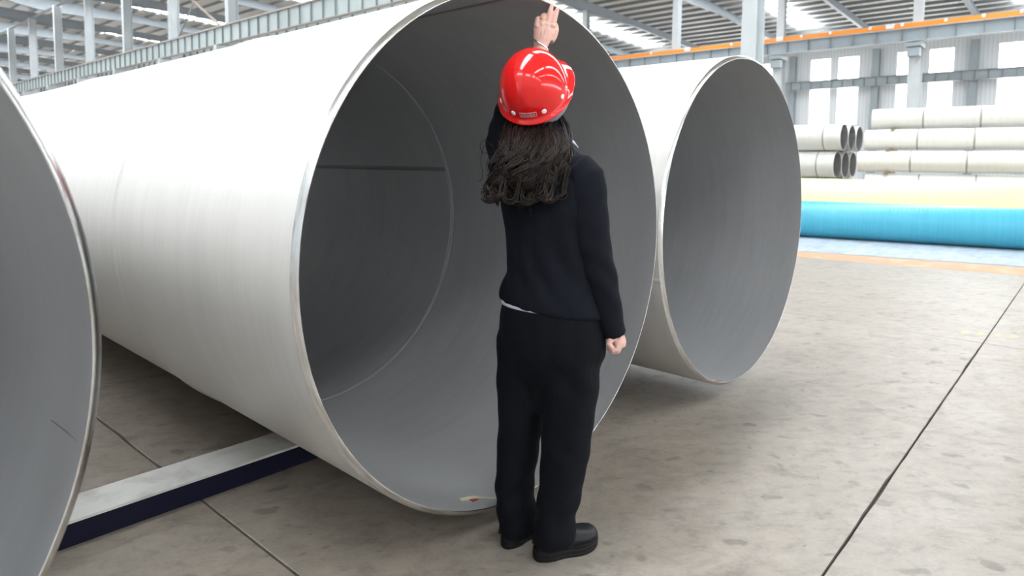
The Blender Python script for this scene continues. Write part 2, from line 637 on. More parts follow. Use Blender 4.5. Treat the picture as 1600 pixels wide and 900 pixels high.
# ---------------------------------------------------------------- far wall with two rows of windows
XW = 68.0
wins = []
for k in range(-5, 18):
    y1 = 30.75 + 7.4 * k
    for d in (1.5, 3.98):
        wins.append((y1 - d - 1.86, y1 - d))
wins.sort()
b = M()
rows = [(5.2, 8.62), (9.36, 11.48)]
for za, zb in ((0, 5.2), (8.62, 9.36), (11.48, 13.3)):
    b.box((XW, Y0, za), (XW + .2, Y1, zb))
for za, zb in rows:
    yp = Y0
    for ya, yb in wins + [(Y1, Y1)]:
        b.box((XW, yp, za), (XW + .2, ya, zb))
        yp = yb
wall = struct(b.build('wall_right', M_wall))
n = 0
for ya, yb in wins:
    if not (-8 < ya < 40):
        continue
    for za, zb in rows:
        n += 1
        fr = M()
        for q in (((XW + .02, ya, za), (XW + .14, ya + .05, zb)), ((XW + .02, yb - .05, za), (XW + .14, yb, zb)),
                  ((XW + .02, ya + .05, za), (XW + .14, yb - .05, za + .05)), ((XW + .02, ya + .05, zb - .05), (XW + .14, yb - .05, zb))):
            fr.box(*q)
        f = struct(fr.build('window_%d' % n, M_clip))
        M().box((XW + .07, ya + .05, za + .05), (XW + .09, yb - .05, zb - .05)).build('pane', M_win, f)
mW = h_section(M(), 0, 0, 0.58, 0.5, 0, 11.9).mesh('trim', M_webB)
for k, y in enumerate((1.35, 8.65, 16.05, 23.4, 30.8)):
    struct(link('trim_%d' % (k + 1), mW, None, (XW - .27, y, 0)))

# the other walls close the hall behind and beside the camera
b = M()
b.box((-9.8, Y0, 0), (-9.6, Y1, 9.2)).box((-9.8, Y0, 11.6), (-9.6, Y1, 15.6))
ws = []
for k in range(26):
    ws.append((-36 + 7.5 * k, -36 + 7.5 * k + 4.6))
for za, zb in ((9.2, 11.6),):
    yp = Y0
    for ya, yb in ws + [(Y1, Y1)]:
        b.box((-9.8, yp, za), (-9.6, ya, zb))
        yp = yb
struct(b.build('wall_left', M_wall))
for ya, yb in ws:
    for za, zb in ((9.2, 11.6),):
        n += 1
        f = struct(M().box((-9.74, ya, za), (-9.66, ya + .06, zb)).box((-9.74, yb - .06, za), (-9.66, yb, zb)).box((-9.74, ya + 2.27, za), (-9.66, ya + 2.33, zb)).build('window_%d' % n, M_clip))
        M().box((-9.71, ya + .06, za), (-9.69, ya + 2.27, zb)).build('pane', M_win, f)
        M().box((-9.71, ya + 2.33, za), (-9.69, yb - .06, zb)).build('pane', M_win, f)
struct(M().box((-9.8, Y1, 0), (68.2, Y1 + .2, 16.2)).build('wall_back', M_wall))
b = M()
b.box((-9.8, Y0 - .2, 0), (68.2, Y0, 1.2)).box((-9.8, Y0 - .2, 5.0), (68.2, Y0, 16.2))
xs = [-9.8 + 78 * k / 13 for k in range(14)]
for k in range(13):
    b.box((xs[k], Y0 - .2, 1.2), (xs[k] + 1.4, Y0, 5.0))
struct(b.build('wall_front', M_wall))
for k in range(13):
    n += 1
    f = struct(M().box((xs[k] + 1.4, Y0 - .14, 1.2), (xs[k] + 1.46, Y0 - .04, 5.0)).box((xs[k] + 3.66, Y0 - .14, 1.2), (xs[k] + 3.72, Y0 - .04, 5.0)).build('window_%d' % n, M_clip))
    M().box((xs[k] + 1.46, Y0 - .1, 1.2), (xs[k] + 3.66, Y0 - .08, 5.0)).build('pane', M_win, f)
    M().box((xs[k] + 3.72, Y0 - .1, 1.2), (xs[k + 1], Y0 - .08, 5.0)).build('pane', M_win, f)


# ---------------------------------------------------------------- the three large pipes
PR, PT_ = 0.932, 0.0185
PIPE_ROT = -0.0163        # object y axis = pipe axis, pointing away from the camera
CANS = [0, 1.41, 3.75, 6.1, 8.45]
NSEG = 160


def ring_pts(r, y, seg=NSEG):
    return [(r * math.cos(q), y, r * math.sin(q)) for q in np.linspace(0, 2 * math.pi, seg, endpoint=False)]


def big_pipe(label, loc, ncan, seams, group):
    p = thing('steel_pipe', label, 'pipe', loc, PIPE_ROT, group)
    lathe = lambda prof, name, m: M().loft([ring_pts(r, y) for r, y in prof], caps=False).build(name, m, p, smooth=True)
    Ri = PR - PT_
    ends = []
    for k in range(ncan):
        y0, y1 = CANS[k], CANS[k + 1] - (0 if k == ncan - 1 else .004)
        yo = .0150 if k == 0 else y0
        y0 = .0006 if k == 0 else y0
        lathe([(PR, yo), (PR, y0 + .03), (PR - .0004, y0 + .35), (PR, y1 - .03), (PR, y1)], 'outer_shell', M_out)
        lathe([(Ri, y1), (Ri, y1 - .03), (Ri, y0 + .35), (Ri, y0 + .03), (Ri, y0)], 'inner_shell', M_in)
    # machined end: land, chamfer outside, small chamfer inside
    o = M().loft([ring_pts(r, y) for r, y in ((PR, .0150), (PR - .0006, .0142), (Ri + .0030, .0003), (Ri + .0022, 0), (Ri, .0006))], caps=False).build('bevelled_end', M_rim, p, auto=25)
    o['label'] = 'shiny machined rim'
    o = M().loft([ring_pts(r, CANS[ncan] + dy) for r, dy in ((Ri, 0), (Ri + .004, .004), (PR - .004, .004), (PR, 0))], caps=False).build('bevelled_end', M_rim, p, auto=25)
    for k in range(1, ncan):
        y = CANS[k]
        for rr, sg in ((PR, 1), (Ri, -1)):
            b = M()
            b.loft([ring_pts(rr - sg * .002, y - .020), ring_pts(rr + sg * .0008, y - .014), ring_pts(rr + sg * .0020, y - .007), ring_pts(rr + sg * (.0075 if sg > 0 else .0055), y), ring_pts(rr + sg * .0020, y + .007), ring_pts(rr + sg * .0008, y + .014), ring_pts(rr - sg * .002, y + .020)], caps=False)
            b.build('weld_bead', M_out if sg > 0 else M_in, p, smooth=True)
    for k in range(ncan):
        a = math.radians(seams[k % len(seams)])
        for rr, sg in ((PR, 1), (Ri, -1)):
            c = np.array([math.cos(a), 0, math.sin(a)])
            tg = np.array([-math.sin(a), 0, math.cos(a)])
            b = M()
            ya, yb = CANS[k] + .012, CANS[k + 1] - .016
            b.loft([[c * (rr + h * sg) + tg * w + np.array([0, y, 0]) for h, w in ((-.002, -.018), (.001, -.011), (.005, 0), (.001, .011), (-.002, .018))] for y in (ya, yb)], caps=False, closed=False)
            b.build('weld_seam', M_out if sg > 0 else M_weld, p, smooth=True)
    return p


def on_pipe(a_deg, y, r):
    a = math.radians(a_deg)
    return np.array([r * math.cos(a), y, r * math.sin(a)])


def patch(parent, name, m, outline, r, lift):
    """thin patch lying on the inside of a pipe: outline of (angle, y)"""
    b = M()
    b.loft([[on_pipe(a, y, r - .0002) for a, y in outline], [on_pipe(a, y, r - lift) for a, y in outline]])
    return b.build(name, m, parent)


ZC = 1.031
GP = 'large stainless pipes'
pm_ = big_pipe('very large pale steel pipe at centre, open end behind the person in the red helmet', (1.84, 1.556, ZC), 4, (92, 17.9, 140, -30, 80, 17), GP)
pr_ = big_pipe('large steel pipe right of the person, its grey open end facing the bare floor', (3.722, 1.523, ZC), 4, (194.5, 40, -20, 100), GP)
pl_ = big_pipe('large steel pipe at far left, cut off by the picture edge', (-.526, 1.385, ZC), 4, (60, 100, 20), GP)
Ri = PR - PT_
patch(pm_, 'masking_tape', M_tape, [(-105.2, .085), (-104.9, .105), (-101.6, .112), (-99.7, .100), (-99.6, .078), (-102, .088)], Ri, .0012)
patch(pm_, 'red_tape', M_red, [(-103.2, .062), (-103.0, .086), (-100.9, .080), (-100.7, .070)], Ri, .0010)
patch(pm_, 'paper_string', M_tape, [(-100.2, .085), (-99.7, .092), (-95.2, .020), (-95.6, .012)], Ri, .0016)
patch(pr_, 'masking_tape', M_tape, [(-108, .030), (-107.6, .046), (-103.5, .046), (-103.5, .030)], Ri, .0012)
patch(pr_, 'red_tape', M_red, [(-105, .014), (-104.6, .032), (-101.2, .030), (-101.2, .016)], Ri, .0014)
patch(pl_, 'scuff', M_scr, [(-13.15, .208), (-13.05, .21), (-12.72, .12), (-12.66, .03), (-12.86, .12)], Ri, .0006)

# painted floor beam carrying the three pipes, and a second one farther down
M_navy = mat('navy_paint', (0.004, 0.005, 0.020), 0.55, 0, 0.2)
M_plate = mat('worn_white_plate', (0.62, 0.62, 0.60), 0.5)
t = NT(M_plate)
t.l(t.ramp(t.noise(t.coord('World'), 5, 6, 0.6, 0.5), [(0.3, (0.42, 0.41, 0.38)), (0.55, (0.66, 0.66, 0.64))]), t.b.inputs['Base Color'])


def support(label, y0, y1):
    s = thing('floor_beam', label, 'beam', (1.6, y0, 0), PIPE_ROT, 'beams under the pipes')
    d = y1 - y0
    M().box((-3.4, .012, 0), (3.6, d - .012, .088)).build('navy_beam', M_navy, s)['label'] = 'navy blue side of the beam'
    M().box((-3.41, 0, .088), (3.61, d, .0985)).build('top_plate', M_plate, s)['label'] = 'worn white top plate'


support('navy beam with a worn white top lying on the floor under the large pipes', 2.60, 2.80)
support('second floor beam under the far part of the large pipes', 6.9, 7.1)


# ---------------------------------------------------------------- stored pipes at the right
def small_pipe(name, label, loc, rotz, r, L, rings, m_o, m_i, group, wall=.012, seg=40):
    p = thing(name, label, 'pipe', loc, rotz, group)
    rp = lambda rr, y: ring_pts(rr, y, seg)
    M().loft([rp(r - wall, 0), rp(r - wall * .6, -.0), rp(r, 0.004), rp(r, L - .004), rp(r - wall * .6, L), rp(r - wall, L)], caps=False).build('outer_shell', m_o, p, auto=40)
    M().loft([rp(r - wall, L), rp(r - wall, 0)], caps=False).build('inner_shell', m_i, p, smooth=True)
    for y in rings:
        M().loft([rp(r - .002, y - .022), rp(r + .003, y - .012), rp(r + .003, y + .012), rp(r - .002, y + .022)], caps=False).build('weld_bead', M_weldD, p, auto=40)
    return p


M_weldD = mat('dark_weld', (0.36, 0.34, 0.31), 0.5, 0.3)
# right hand stack, one above the other with thin battens between
Rr = 0.236
rz = 0.0
rows_r = [('topmost', 17.75, 2.462, 4.22, (1.05, 2.13)), ('second from the top', 17.4, 1.960, 4.27, (1.07, 2.13)), ('third from the top', 17.0, 1.452, 4.30, (1.06, 2.1)), ('lowest', 17.0, .945, 4.12, (1.06, 2.1))]
# local y axis runs along +Y; the pipes run from the near-left ends towards -Y, so turn them round
for k, (nm, x, z, y, rg) in enumerate(rows_r):
    ln = 7.0
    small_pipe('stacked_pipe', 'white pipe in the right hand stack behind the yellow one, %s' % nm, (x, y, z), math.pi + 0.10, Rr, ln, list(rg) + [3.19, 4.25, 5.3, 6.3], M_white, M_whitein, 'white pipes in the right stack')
for (x, y), w in zip(((17.05, 3.6), (17.25, 1.0), (17.5, -1.6)), ('left end', 'middle', 'right part')):
    tag(M().box((x - .3, y - .06, 0), (x + .4, y + .06, .945 - Rr - .004)).build('timber_block', M_timber), 'rough timber block under the %s of the lowest white pipe in the right stack' % w, 'block', 'timber blocks under the right stack')
# battens between the layers
for (x, z0, z1), lay in zip(((17.2, 1.452 - Rr - .030, 1.452 - Rr - .004), (17.35, 1.960 - Rr - .030, 1.960 - Rr - .004), (17.65, 2.462 - Rr - .025, 2.462 - Rr - .004)), ('third highest', 'second highest', 'topmost')):
    for y, w in ((3.7, 'left end'), (1.0, 'middle'), (-1.6, 'right part')):
        xx = x + (4 - y) * 0.10
        tag(M().box((xx - .42, y - .04, z0), (xx + .42, y + .04, z1)).build('timber_batten', M_timber), 'batten under the %s of the %s white pipe, right stack' % (w, lay), 'batten', 'battens in the right stack')
# left hand pile, three deep and three high
Rl = 0.335
for j, (z, y, nmz) in enumerate(((2.060, 4.93, 'upper'), (1.375, 5.06, 'lower'), (.690, 5.1, 'bottom'))):
    for i, nx in enumerate(('front', 'middle', 'rear')):
        if j == 2 and i == 2:
            pass
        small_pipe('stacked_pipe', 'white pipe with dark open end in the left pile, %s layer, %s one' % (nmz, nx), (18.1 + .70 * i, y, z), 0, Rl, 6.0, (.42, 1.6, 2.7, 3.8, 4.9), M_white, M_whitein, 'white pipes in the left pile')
for y in (5.8, 10.2):
    tag(M().box((17.7, y, 0), (19.9, y + .15, .690 - Rl - .004)).build('timber_block', M_timber), 'rough timber block under the %s of the left pile of white pipes' % ('open ends' if y < 8 else 'far part'), 'block', 'timber blocks under the left pile')

# wrapped pipes
bl = small_pipe('blue_wrapped_pipe', 'long pipe wrapped in bright blue sheeting lying on the floor at right', (12.72, 6.2, .345), math.pi + 0.19, .335, 13.0, (), M_blue, M_whitein, None, .02, 64)
ye = small_pipe('yellow_wrapped_pipe', 'long pipe wrapped in pale yellow sheeting behind the blue one', (13.9, 6.4, .545), math.pi + 0.19, .54, 13.0, (), M_yellow, M_whitein, None, .02, 64)

# wrinkled grey-blue sheet under the blue pipe
nu, nv = 60, 14
vs, fs = [], []
for i in range(nu + 1):
    for j in range(nv + 1):
        y = 6.5 - 11.5 * i / nu
        xa = 10.66 + (4.2 - y) * .23
        x = xa + (12.95 + (6.2 - y) * 0.2 - xa) * j / nv
        h = 0.0045 + 0.012 * max(0, mnoise.noise(Vector((x * 1.2, y * 2.6, 0.3)))) + 0.03 * max(0, 0.14 - abs(mnoise.noise(Vector((x * .9, y * .7, 4.2)))))
        if j in (0, nv) or i in (0, nu):
            h = 0.003
        if x > 12.2 + (6.2 - y) * .2:
            h = 0.003
        vs.append((x, y, h))
for i in range(nu):
    for j in range(nv):
        a = i * (nv + 1) + j
        fs.append((a, a + nv + 1, a + nv + 2, a + 1))
M_ = M().add(vs, fs)
tag(M_.build('ground_sheet', M_sheet, None, smooth=True), 'wrinkled grey-blue sheet on the floor in front of the blue wrapped pipe', 'sheet')

# ---------------------------------------------------------------- the person
D0 = 2.207


def P(px, py, dw=0.0):
    """point seen at this pixel at level distance D0 + dw from the camera: the pose is measured from the photograph"""
    w = (px - 800) / CF * _r - (py - CPY) / CF * _u + _fw
    w = w * (D0 + dw) / (w @ VF)
    return EYE + w


BYAW = math.radians(30)
RB = VR * math.cos(BYAW) - VF * math.sin(BYAW)      # her right
FB = VF * math.cos(BYAW) + VR * math.sin(BYAW)      # her front
UP = np.array([0, 0, 1.0])
MPX = D0 / CF


def cloth(name, c, bump=0.25):
    m = mat(name, c, 0.8, 0, 0.12)
    t = NT(m)
    n = t.noise(t.coord('Object', (5, 5, 3)), 2.2, 4, 0.55, 1.0)
    f = t.noise(t.coord('Object'), 900, 2)
    mx = t.n('ShaderNodeMath', operation='MULTIPLY_ADD')
    t.l(f, mx.inputs[0])
    mx.inputs[1].default_value = 0.04
    t.l(n, mx.inputs[2])
    t.bump(mx.outputs[0], bump, 0.02)
    t.b.inputs['Sheen Weight'].default_value = 0.02
    t.b.inputs['Sheen Roughness'].default_value = 0.4
    t.b.inputs['Sheen Tint'].default_value = (0.5, 0.55, 0.7, 1)
    return m


M_jacket = cloth('navy_black_wool', (0.0062, 0.0072, 0.012))
M_trouser = cloth('black_trouser_cloth', (0.0040, 0.0045, 0.007))
M_shirt = mat('pale_blue_cotton', (0.72, 0.77, 0.88), 0.7)
M_skin = mat('skin', (0.62, 0.36, 0.28), 0.5)
t = NT(M_skin)
nn = t.noise(t.coord('Object'), 28, 5, 0.6)
t.l(t.ramp(nn, [(0.3, (0.64, 0.36, 0.30)), (0.65, (0.76, 0.50, 0.42))]), t.b.inputs['Base Color'])
t.b.inputs['Subsurface Weight'].default_value = 0.12
t.b.inputs['Subsurface Radius'].default_value = (0.012, 0.005, 0.003)
t.bump(t.noise(t.coord('Object'), 160, 3), 0.08, 0.002)
M_nail = mat('nail', (0.75, 0.52, 0.47), 0.3)
M_eye = mat('eye_white', (0.75, 0.73, 0.7), 0.2)
M_iris = mat('dark_iris', (0.02, 0.012, 0.008), 0.15)
M_lip = mat('lips', (0.45, 0.13, 0.12), 0.45)
M_gold = mat('gold', (0.8, 0.55, 0.22), 0.25, 1.0)
M_silver = mat('silver', (0.85, 0.85, 0.85), 0.15, 1.0)
M_leather = mat('black_leather', (0.007, 0.007, 0.008), 0.38, 0, 0.3)
t = NT(M_leather)
t.bump(t.noise(t.coord('Object'), 130, 4), 0.15, 0.002)
M_sole = mat('black_rubber', (0.007, 0.007, 0.008), 0.55, 0, 0.25)
M_button = mat('dark_button', (0.025, 0.027, 0.032), 0.25)
M_red_ = mat('red_glossy_plastic', (0.74, 0.012, 0.012), 0.08, 0, 0.45)
M_red_.node_tree.nodes['Principled BSDF'].inputs['Coat Weight'].default_value = 0.25
M_red_.node_tree.nodes['Principled BSDF'].inputs['Coat Roughness'].default_value = 0.03
M_rivet = mat('white_rivet', (0.85, 0.87, 0.88), 0.35)
M_harn = mat('grey_harness', (0.22, 0.25, 0.29), 0.45)
M_plateR = mat('label_field', (0.42, 0.012, 0.025), 0.35)
M_ink = mat('pale_lettering', (0.78, 0.66, 0.66), 0.4)
M_hair = mat('dark_brown_hair', (0.022, 0.014, 0.011), 0.38, 0, 0.22)
t = NT(M_hair)
hn = t.noise(t.coord('Object', (60, 60, 9)), 1.0, 4, 0.6, 0.6)
t.l(t.ramp(hn, [(0.36, (0.0036, 0.0021, 0.0016)), (0.54, (0.0125, 0.0072, 0.0052)), (0.72, (0.048, 0.027, 0.019))]), t.b.inputs['Base Color'])
t.bump(t.noise(t.coord('Object', (220, 220, 14)), 1.0, 3), 0.5, 0.004)

base = P(850, 868)
base[2] = 0
person = thing('person', 'person in red hard hat and dark suit, seen from behind, hand raised to the pipe', 'person', tuple(base))
OFF = -base


class MP(M):
    """mesh in the person's own frame"""
    def build(s, name, material=None, parent=None, smooth=False, auto=None):
        s.v = [(x + OFF[0], y + OFF[1], z + OFF[2]) for x, y, z in s.v]
        return M.build(s, name, material, parent, smooth, auto)


def fuse(name, mb, voxel, it, material, parent, disp=None):
    mb.v = [(x + OFF[0], y + OFF[1], z + OFF[2]) for x, y, z in mb.v]
    return remesh(name, mb, voxel, it, material, parent, (lambda c: disp(c - OFF)) if disp else None)


def oval(c, a, b, seg=40, R=RB, F=FB, tilt=0.0, p=2.2):
    """super-ellipse ring round c in the body frame; tilt lifts the left side"""
    out = []
    for q in np.linspace(0, 2 * math.pi, seg, endpoint=False):
        cx, sx = math.cos(q), math.sin(q)
        x = a * math.copysign(abs(cx) ** (2 / p), cx)
        y = b * math.copysign(abs(sx) ** (2 / p), sx)
        out.append(np.array(c) + R * x + F * y + UP * (-tilt * x / max(a, 1e-6)))
    return out


# ---- jacket: back and front shell
jk = MP()
tors = [  # px centre, py, dw, a, b, tilt
    (852, 212, .055, .062, .060, .006),
    (853, 221, .045, .078, .068, .012),
    (854, 230, .035, .125, .082, .026),
    (855, 241, .025, .166, .098, .032),
    (857, 258, .012, .184, .112, .026),
    (859, 285, .004, .186, .122, .016),
    (861, 320, .0, .178, .124, .006),
    (862, 360, .0, .166, .118, .0),
    (862, 400, .0, .158, .114, .0),
    (862, 430, .0, .163, .117, .004),
    (861, 450, .0, .174, .124, .008),
    (861, 466, .0, .183, .130, .016),
    (862, 479, .0, .188, .134, .022)]
jk.loft([oval(P(x, y, d), a, b, tilt=tl) for x, y, d, a, b, tl in tors])


def folds(c):
    """drag lines running from the raised left shoulder down to the right hip"""
    rel = c - base
    u = rel @ RB
    z = rel[:, 2]
    d1 = (z * 0.80 + u * 0.9)
    f = 0.0022 * np.sin(d1 * 58 + 3 * np.sin(u * 7)) * np.exp(-((z - 0.98) / 0.14) ** 2)
    f += 0.0026 * np.sin(d1 * 31 + 1.2 + 2.0 * np.sin(z * 9)) * np.exp(-((z - 1.08) / 0.2) ** 2)
    f += 0.0012 * np.sin(u * 75 + z * 22)
    f -= 0.0030 * np.exp(-(u / 0.0045) ** 2) * (z < 1.35)
    return f


jacket = fuse('jacket', jk, 0.009, 6, M_jacket, person, folds)
# right sleeve, hanging
slr = [(898, 262, -.075, .060), (913, 278, -.085, .066), (916, 305, -.088, .068), (918, 340, -.088, .067), (924, 380, -.086, .063), (932, 415, -.082, .059), (941, 450, -.075, .054), (949, 485, -.068, .049), (955, 507, -.062, .044), (959.5, 523, -.058, .041)]
sb = MP()
pts = [P(x, y, d) for x, y, d, r in slr]
sb.ball(P(906, 268, -.075), (.055, .055, .055))
sb.tube(pts, [r for *_, r in slr], 28)


def sleeve_folds(c):
    rel = c - base
    u = rel @ VR
    z = rel[:, 2]
    f = 0.0030 * np.sin(z * 70 + u * 60 + 1.5 * np.sin(u * 30)) * np.exp(-((z - 1.02) / 0.10) ** 2)
    f += 0.0020 * np.sin(z * 48 - u * 70 + 2) * np.exp(-((z - 1.2) / 0.12) ** 2)
    f += 0.0016 * np.sin(z * 55 + u * 45 + 4) * np.exp(-((z - 0.86) / 0.08) ** 2)
    return f


sleeve_r = fuse('sleeve', sb, 0.006, 4, M_jacket, jacket, sleeve_folds)
# left sleeve, raised; it slides down from the wrist
sb = MP()
shl, elb, wrl = P(793, 246, .085), P(806, 152, .215), P(846.5, 76, .262)
cuff = elb + (wrl - elb) * .55
sb.ball(P(798, 248, .07), (.06, .06, .06))
sb.tube([P(803, 262, .06), shl, P(789, 222, .11), P(796, 190, .16), elb, elb + (wrl - elb) * .3, cuff], [.058, .067, .068, .063, .056, .049, .045], 28)
sleeve_l = fuse('sleeve', sb, 0.006, 4, M_jacket, jacket, lambda c: 0.002 * np.sin(c[:, 2] * 80 + (c @ VR) * 50))
# jacket collar, standing round the neck
cb = MP()
rings = []
for q in np.linspace(math.radians(-200), math.radians(20), 34):
    f = math.cos(q) * RB + math.sin(q) * FB
    c = P(852, 210, .05)
    rings.append([c + f * .070 + UP * -.022, c + f * .064 + UP * .024, c + f * .070 + UP * .026, c + f * .080 + UP * -.02])
cb.loft(rings)
cb.build('collar', M_jacket, jacket, smooth=True)
# two cuff buttons on the right sleeve
for x, y in ((945.6, 504.5), (947.6, 511.5)):
    c = P(x, y, -.100)
    n_ = -VF * .93 - VR * .35
    n_ = n_ / np.linalg.norm(n_)
    a_ = np.cross(n_, UP)
    a_ /= np.linalg.norm(a_)
    b_ = np.cross(n_, a_)
    bm = MP()
    rr = lambda r, h: [c + n_ * h + a_ * r * math.cos(q) + b_ * r * math.sin(q) for q in np.linspace(0, 2 * math.pi, 16, endpoint=False)]
    bm.loft([rr(.0065, -.012), rr(.0070, .001), rr(.0062, .0025), rr(.0050, .0012), rr(.0045, .0012)])
    bm.build('cuff_button', M_button, jacket, smooth=True)

# ---- shirt: a strip below the hem at the left, the collar edge at the right
sh = MP()
rings = []
for q in np.linspace(0, 2 * math.pi, 48, endpoint=False):
    pass
sh.loft([oval(P(861, y, 0), a, b, tilt=tl) for y, a, b, tl in ((400, .146, .102, 0), (440, .156, .112, .004), (462, .171, .122, .008), (472, .176, .127, .006), (478, .175, .126, .004))])
shirt = sh.build('shirt', M_shirt, person, smooth=True)
cb = MP()
rings = []
for q in np.linspace(math.radians(-195), math.radians(20), 36):
    f = math.cos(q) * RB + math.sin(q) * FB
    c = P(852, 214, .05)
    rings.append([c + f * .058 + UP * -.02, c + f * .056 + UP * .020, c + f * .059 + UP * .021, c + f * .063 + UP * -.02])
cb.loft(rings)
cb.build('shirt_collar', M_shirt, shirt, smooth=True)
cb = MP()
edge = [(872, 205, -.002), (880, 210.5, -.012), (889, 216, -.022), (897, 222.5, -.03), (904, 230.5, -.035)]
rings = []
for (x, y, d), w_ in zip(edge, (.003, .006, .009, .009, .002)):
    c = P(x, y, d)
    rings.append([c + UP * w_ * .5 + VF * .0, c - UP * w_ * .5 - VR * w_ * .3, c - UP * w_ * .5 + VF * .02, c + UP * w_ * .5 + VF * .02])
cb.loft(rings)
cb.build('collar_point', M_shirt, shirt, smooth=True)

# ---- trousers
tr = MP()
hips = [(861, 474.5, .0, .1725, .1235, -.006), (861, 478, .0, .175, .126, -.006), (861, 496, .0, .180, .131, 0), (862, 520, .002, .184, .137, 0), (862, 548, .004, .182, .135, 0), (858, 575, .006, .166, .110, 0), (856, 605, .008, .125, .070, 0), (852, 640, .008, .07, .05, 0)]
tr.loft([oval(P(x, y, d), a, b, tilt=tl, p=2.3) for x, y, d, a, b, tl in hips])
legL = [(818, 520, .05, .082, .098), (816, 560, .052, .080, .098), (815, 600, .055, .078, .092), (814, 650, .058, .0735, .085), (810, 700, .062, .068, .082), (806, 740, .066, .064, .082), (804, 765, .068, .062, .088), (808, 795, .068, .066, .098), (811, 820, .068, .062, .104), (813, 832, .068, .057, .104)]
legR = [(899, 520, -.045, .082, .100), (896, 560, -.045, .088, .098), (893, 600, -.043, .085, .092), (888, 650, -.04, .080, .084), (883, 700, -.037, .076, .080), (879, 740, -.034, .070, .080), (875, 770, -.030, .069, .084), (869, 805, -.028, .066, .088), (866.5, 835, -.026, .068, .094), (865.5, 851, -.026, .066, .094)]
FYL, FYR = math.radians(48), math.radians(24)       # toe directions, measured from the view's right


def frame(beta):
    F_ = VR * math.cos(beta) + VF * math.sin(beta)
    R_ = VR * math.sin(beta) - VF * math.cos(beta)
    return R_, F_


for leg, beta in ((legL, FYL), (legR, FYR)):
    rings = []
    for k, (x, y, d, hw, b_) in enumerate(leg):
        hw = hw + (.007 if y < 640 else .005)
        w_ = np.interp(y, [640, 830], [0, 1])
        R_, F_ = frame(beta)
        Rk = RB * (1 - w_) + R_ * w_
        Fk = FB * (1 - w_) + F_ * w_
        Rk, Fk = Rk / np.linalg.norm(Rk), Fk / np.linalg.norm(Fk)
        # choose the side half-width so that the width seen from the camera is hw
        cs, sn = abs(Rk @ VR), abs(Fk @ VR)
        bb = b_ * (1 - w_) + w_ * 0.074
        a_ = max(.048, math.sqrt(max(hw * hw - (bb * sn) ** 2, 0)) / max(cs, .35))
        a_ = min(a_, .09)
        rings.append(oval(P(x, y, d), a_, bb, 32, Rk, Fk, p=2.2))
    tr.loft(rings)


def tr_folds(c):
    rel = c - base
    u = rel @ VR
    z = rel[:, 2]
    f = 0.003 * np.sin(z * 38 + np.abs(u) * 50 + 2) * np.exp(-((z - 0.66) / 0.10) ** 2)
    f += 0.0035 * np.sin(z * 60 - u * 40) * np.exp(-((z - 0.20) / 0.09) ** 2)
    f += 0.0022 * np.sin(z * 45 + u * 60 + 1) * np.exp(-((z - 0.42) / 0.10) ** 2)
    f += 0.0012 * np.sin(u * 85 + 2.0 * np.sin(z * 6))
    return f


trousers = fuse('trousers', tr, 0.0075, 14, M_trouser, person, tr_folds)


# ---- platform shoes
def foot_outline(L, w, n=40):
    """sole outline, heel at 0, toe at L; y to her left/right"""
    pts = []
    for q in np.linspace(0, 2 * math.pi, n, endpoint=False):
        c_, s_ = math.cos(q), math.sin(q)
        x = L * (0.5 + 0.5 * math.copysign(abs(c_) ** 0.85, c_))
        wd = w * (0.40 + 0.12 * (x / L) - 0.09 * math.exp(-((x / L - .42) / .16) ** 2))
        y = wd * math.copysign(abs(s_) ** 0.75, s_)
        pts.append((x, y))
    return pts


def shoe(heel, beta):
    R_, F_ = frame(beta)
    heel = np.array(heel)
    L, w = .248, .098
    out = foot_outline(L, w)
    cxm = L * .5
    def ring(z, sc, rise=0.0):
        r_ = []
        for x, y in out:
            xx = cxm + (x - cxm) * sc
            zz = z + rise * max(0, (x / L - .72)) ** 2
            r_.append(heel + F_ * xx + R_ * y * sc + UP * zz)
        return r_
    up = MP()
    # upper: loft of sections along the foot
    secs = []
    for tt, h, ww, zb in ((.03, .060, .030, .046), (.07, .074, .036, .044), (.16, .082, .039, .043), (.30, .080, .038, .043), (.42, .066, .0385, .043), (.55, .055, .0425, .043), (.68, .046, .046, .044), (.80, .041, .0455, .045), (.90, .034, .039, .047), (.965, .020, .025, .050)):
        c = heel + F_ * L * tt + UP * zb
        secs.append([c + R_ * ww * math.cos(q) * (1.0 if math.sin(q) < .2 else 1 - .15 * math.sin(q)) + UP * (h * max(0, math.sin(q)) ** .8 if math.sin(q) > 0 else -.002) for q in np.linspace(0, 2 * math.pi, 26, endpoint=False)])
    up.loft(secs)
    s = up.build('shoe', M_leather, person, smooth=True)
    so = MP()
    so.loft([ring(0.0, .965, .12), ring(.004, .99, .12), ring(.012, 1.0, .11), ring(.013, .985, .11), ring(.0155, .985, .10), ring(.0165, 1.0, .10), ring(.026, 1.0, .09), ring(.027, .985, .09), ring(.0295, .985, .09), ring(.0305, 1.0, .09), ring(.040, 1.0, .09), ring(.0415, .985, .09), ring(.0445, .99, .09), ring(.047, .965, .09)])
    so.build('sole', M_sole, s, auto=35)
    for k in range(3):
        tt = .50 + .055 * k
        h = np.interp(tt, [.42, .55, .68], [.066, .055, .046]) + .0445
        c = heel + F_ * L * tt + UP * h
        la = MP()
        la.tube([c - R_ * .022 - UP * .006, c - R_ * .010 + UP * .001, c + R_ * .010 + UP * .001, c + R_ * .022 - UP * .006], .0026, 8)
        la.build('lace', M_sole, s, smooth=True)
    return s


g0 = P(834, 872)
gl = P(790, 852)


def on_ground(px, py):
    w = (px - 800) / CF * _r - (py - CPY) / CF * _u + _fw
    return EYE + w * (CAMH / -w[2])


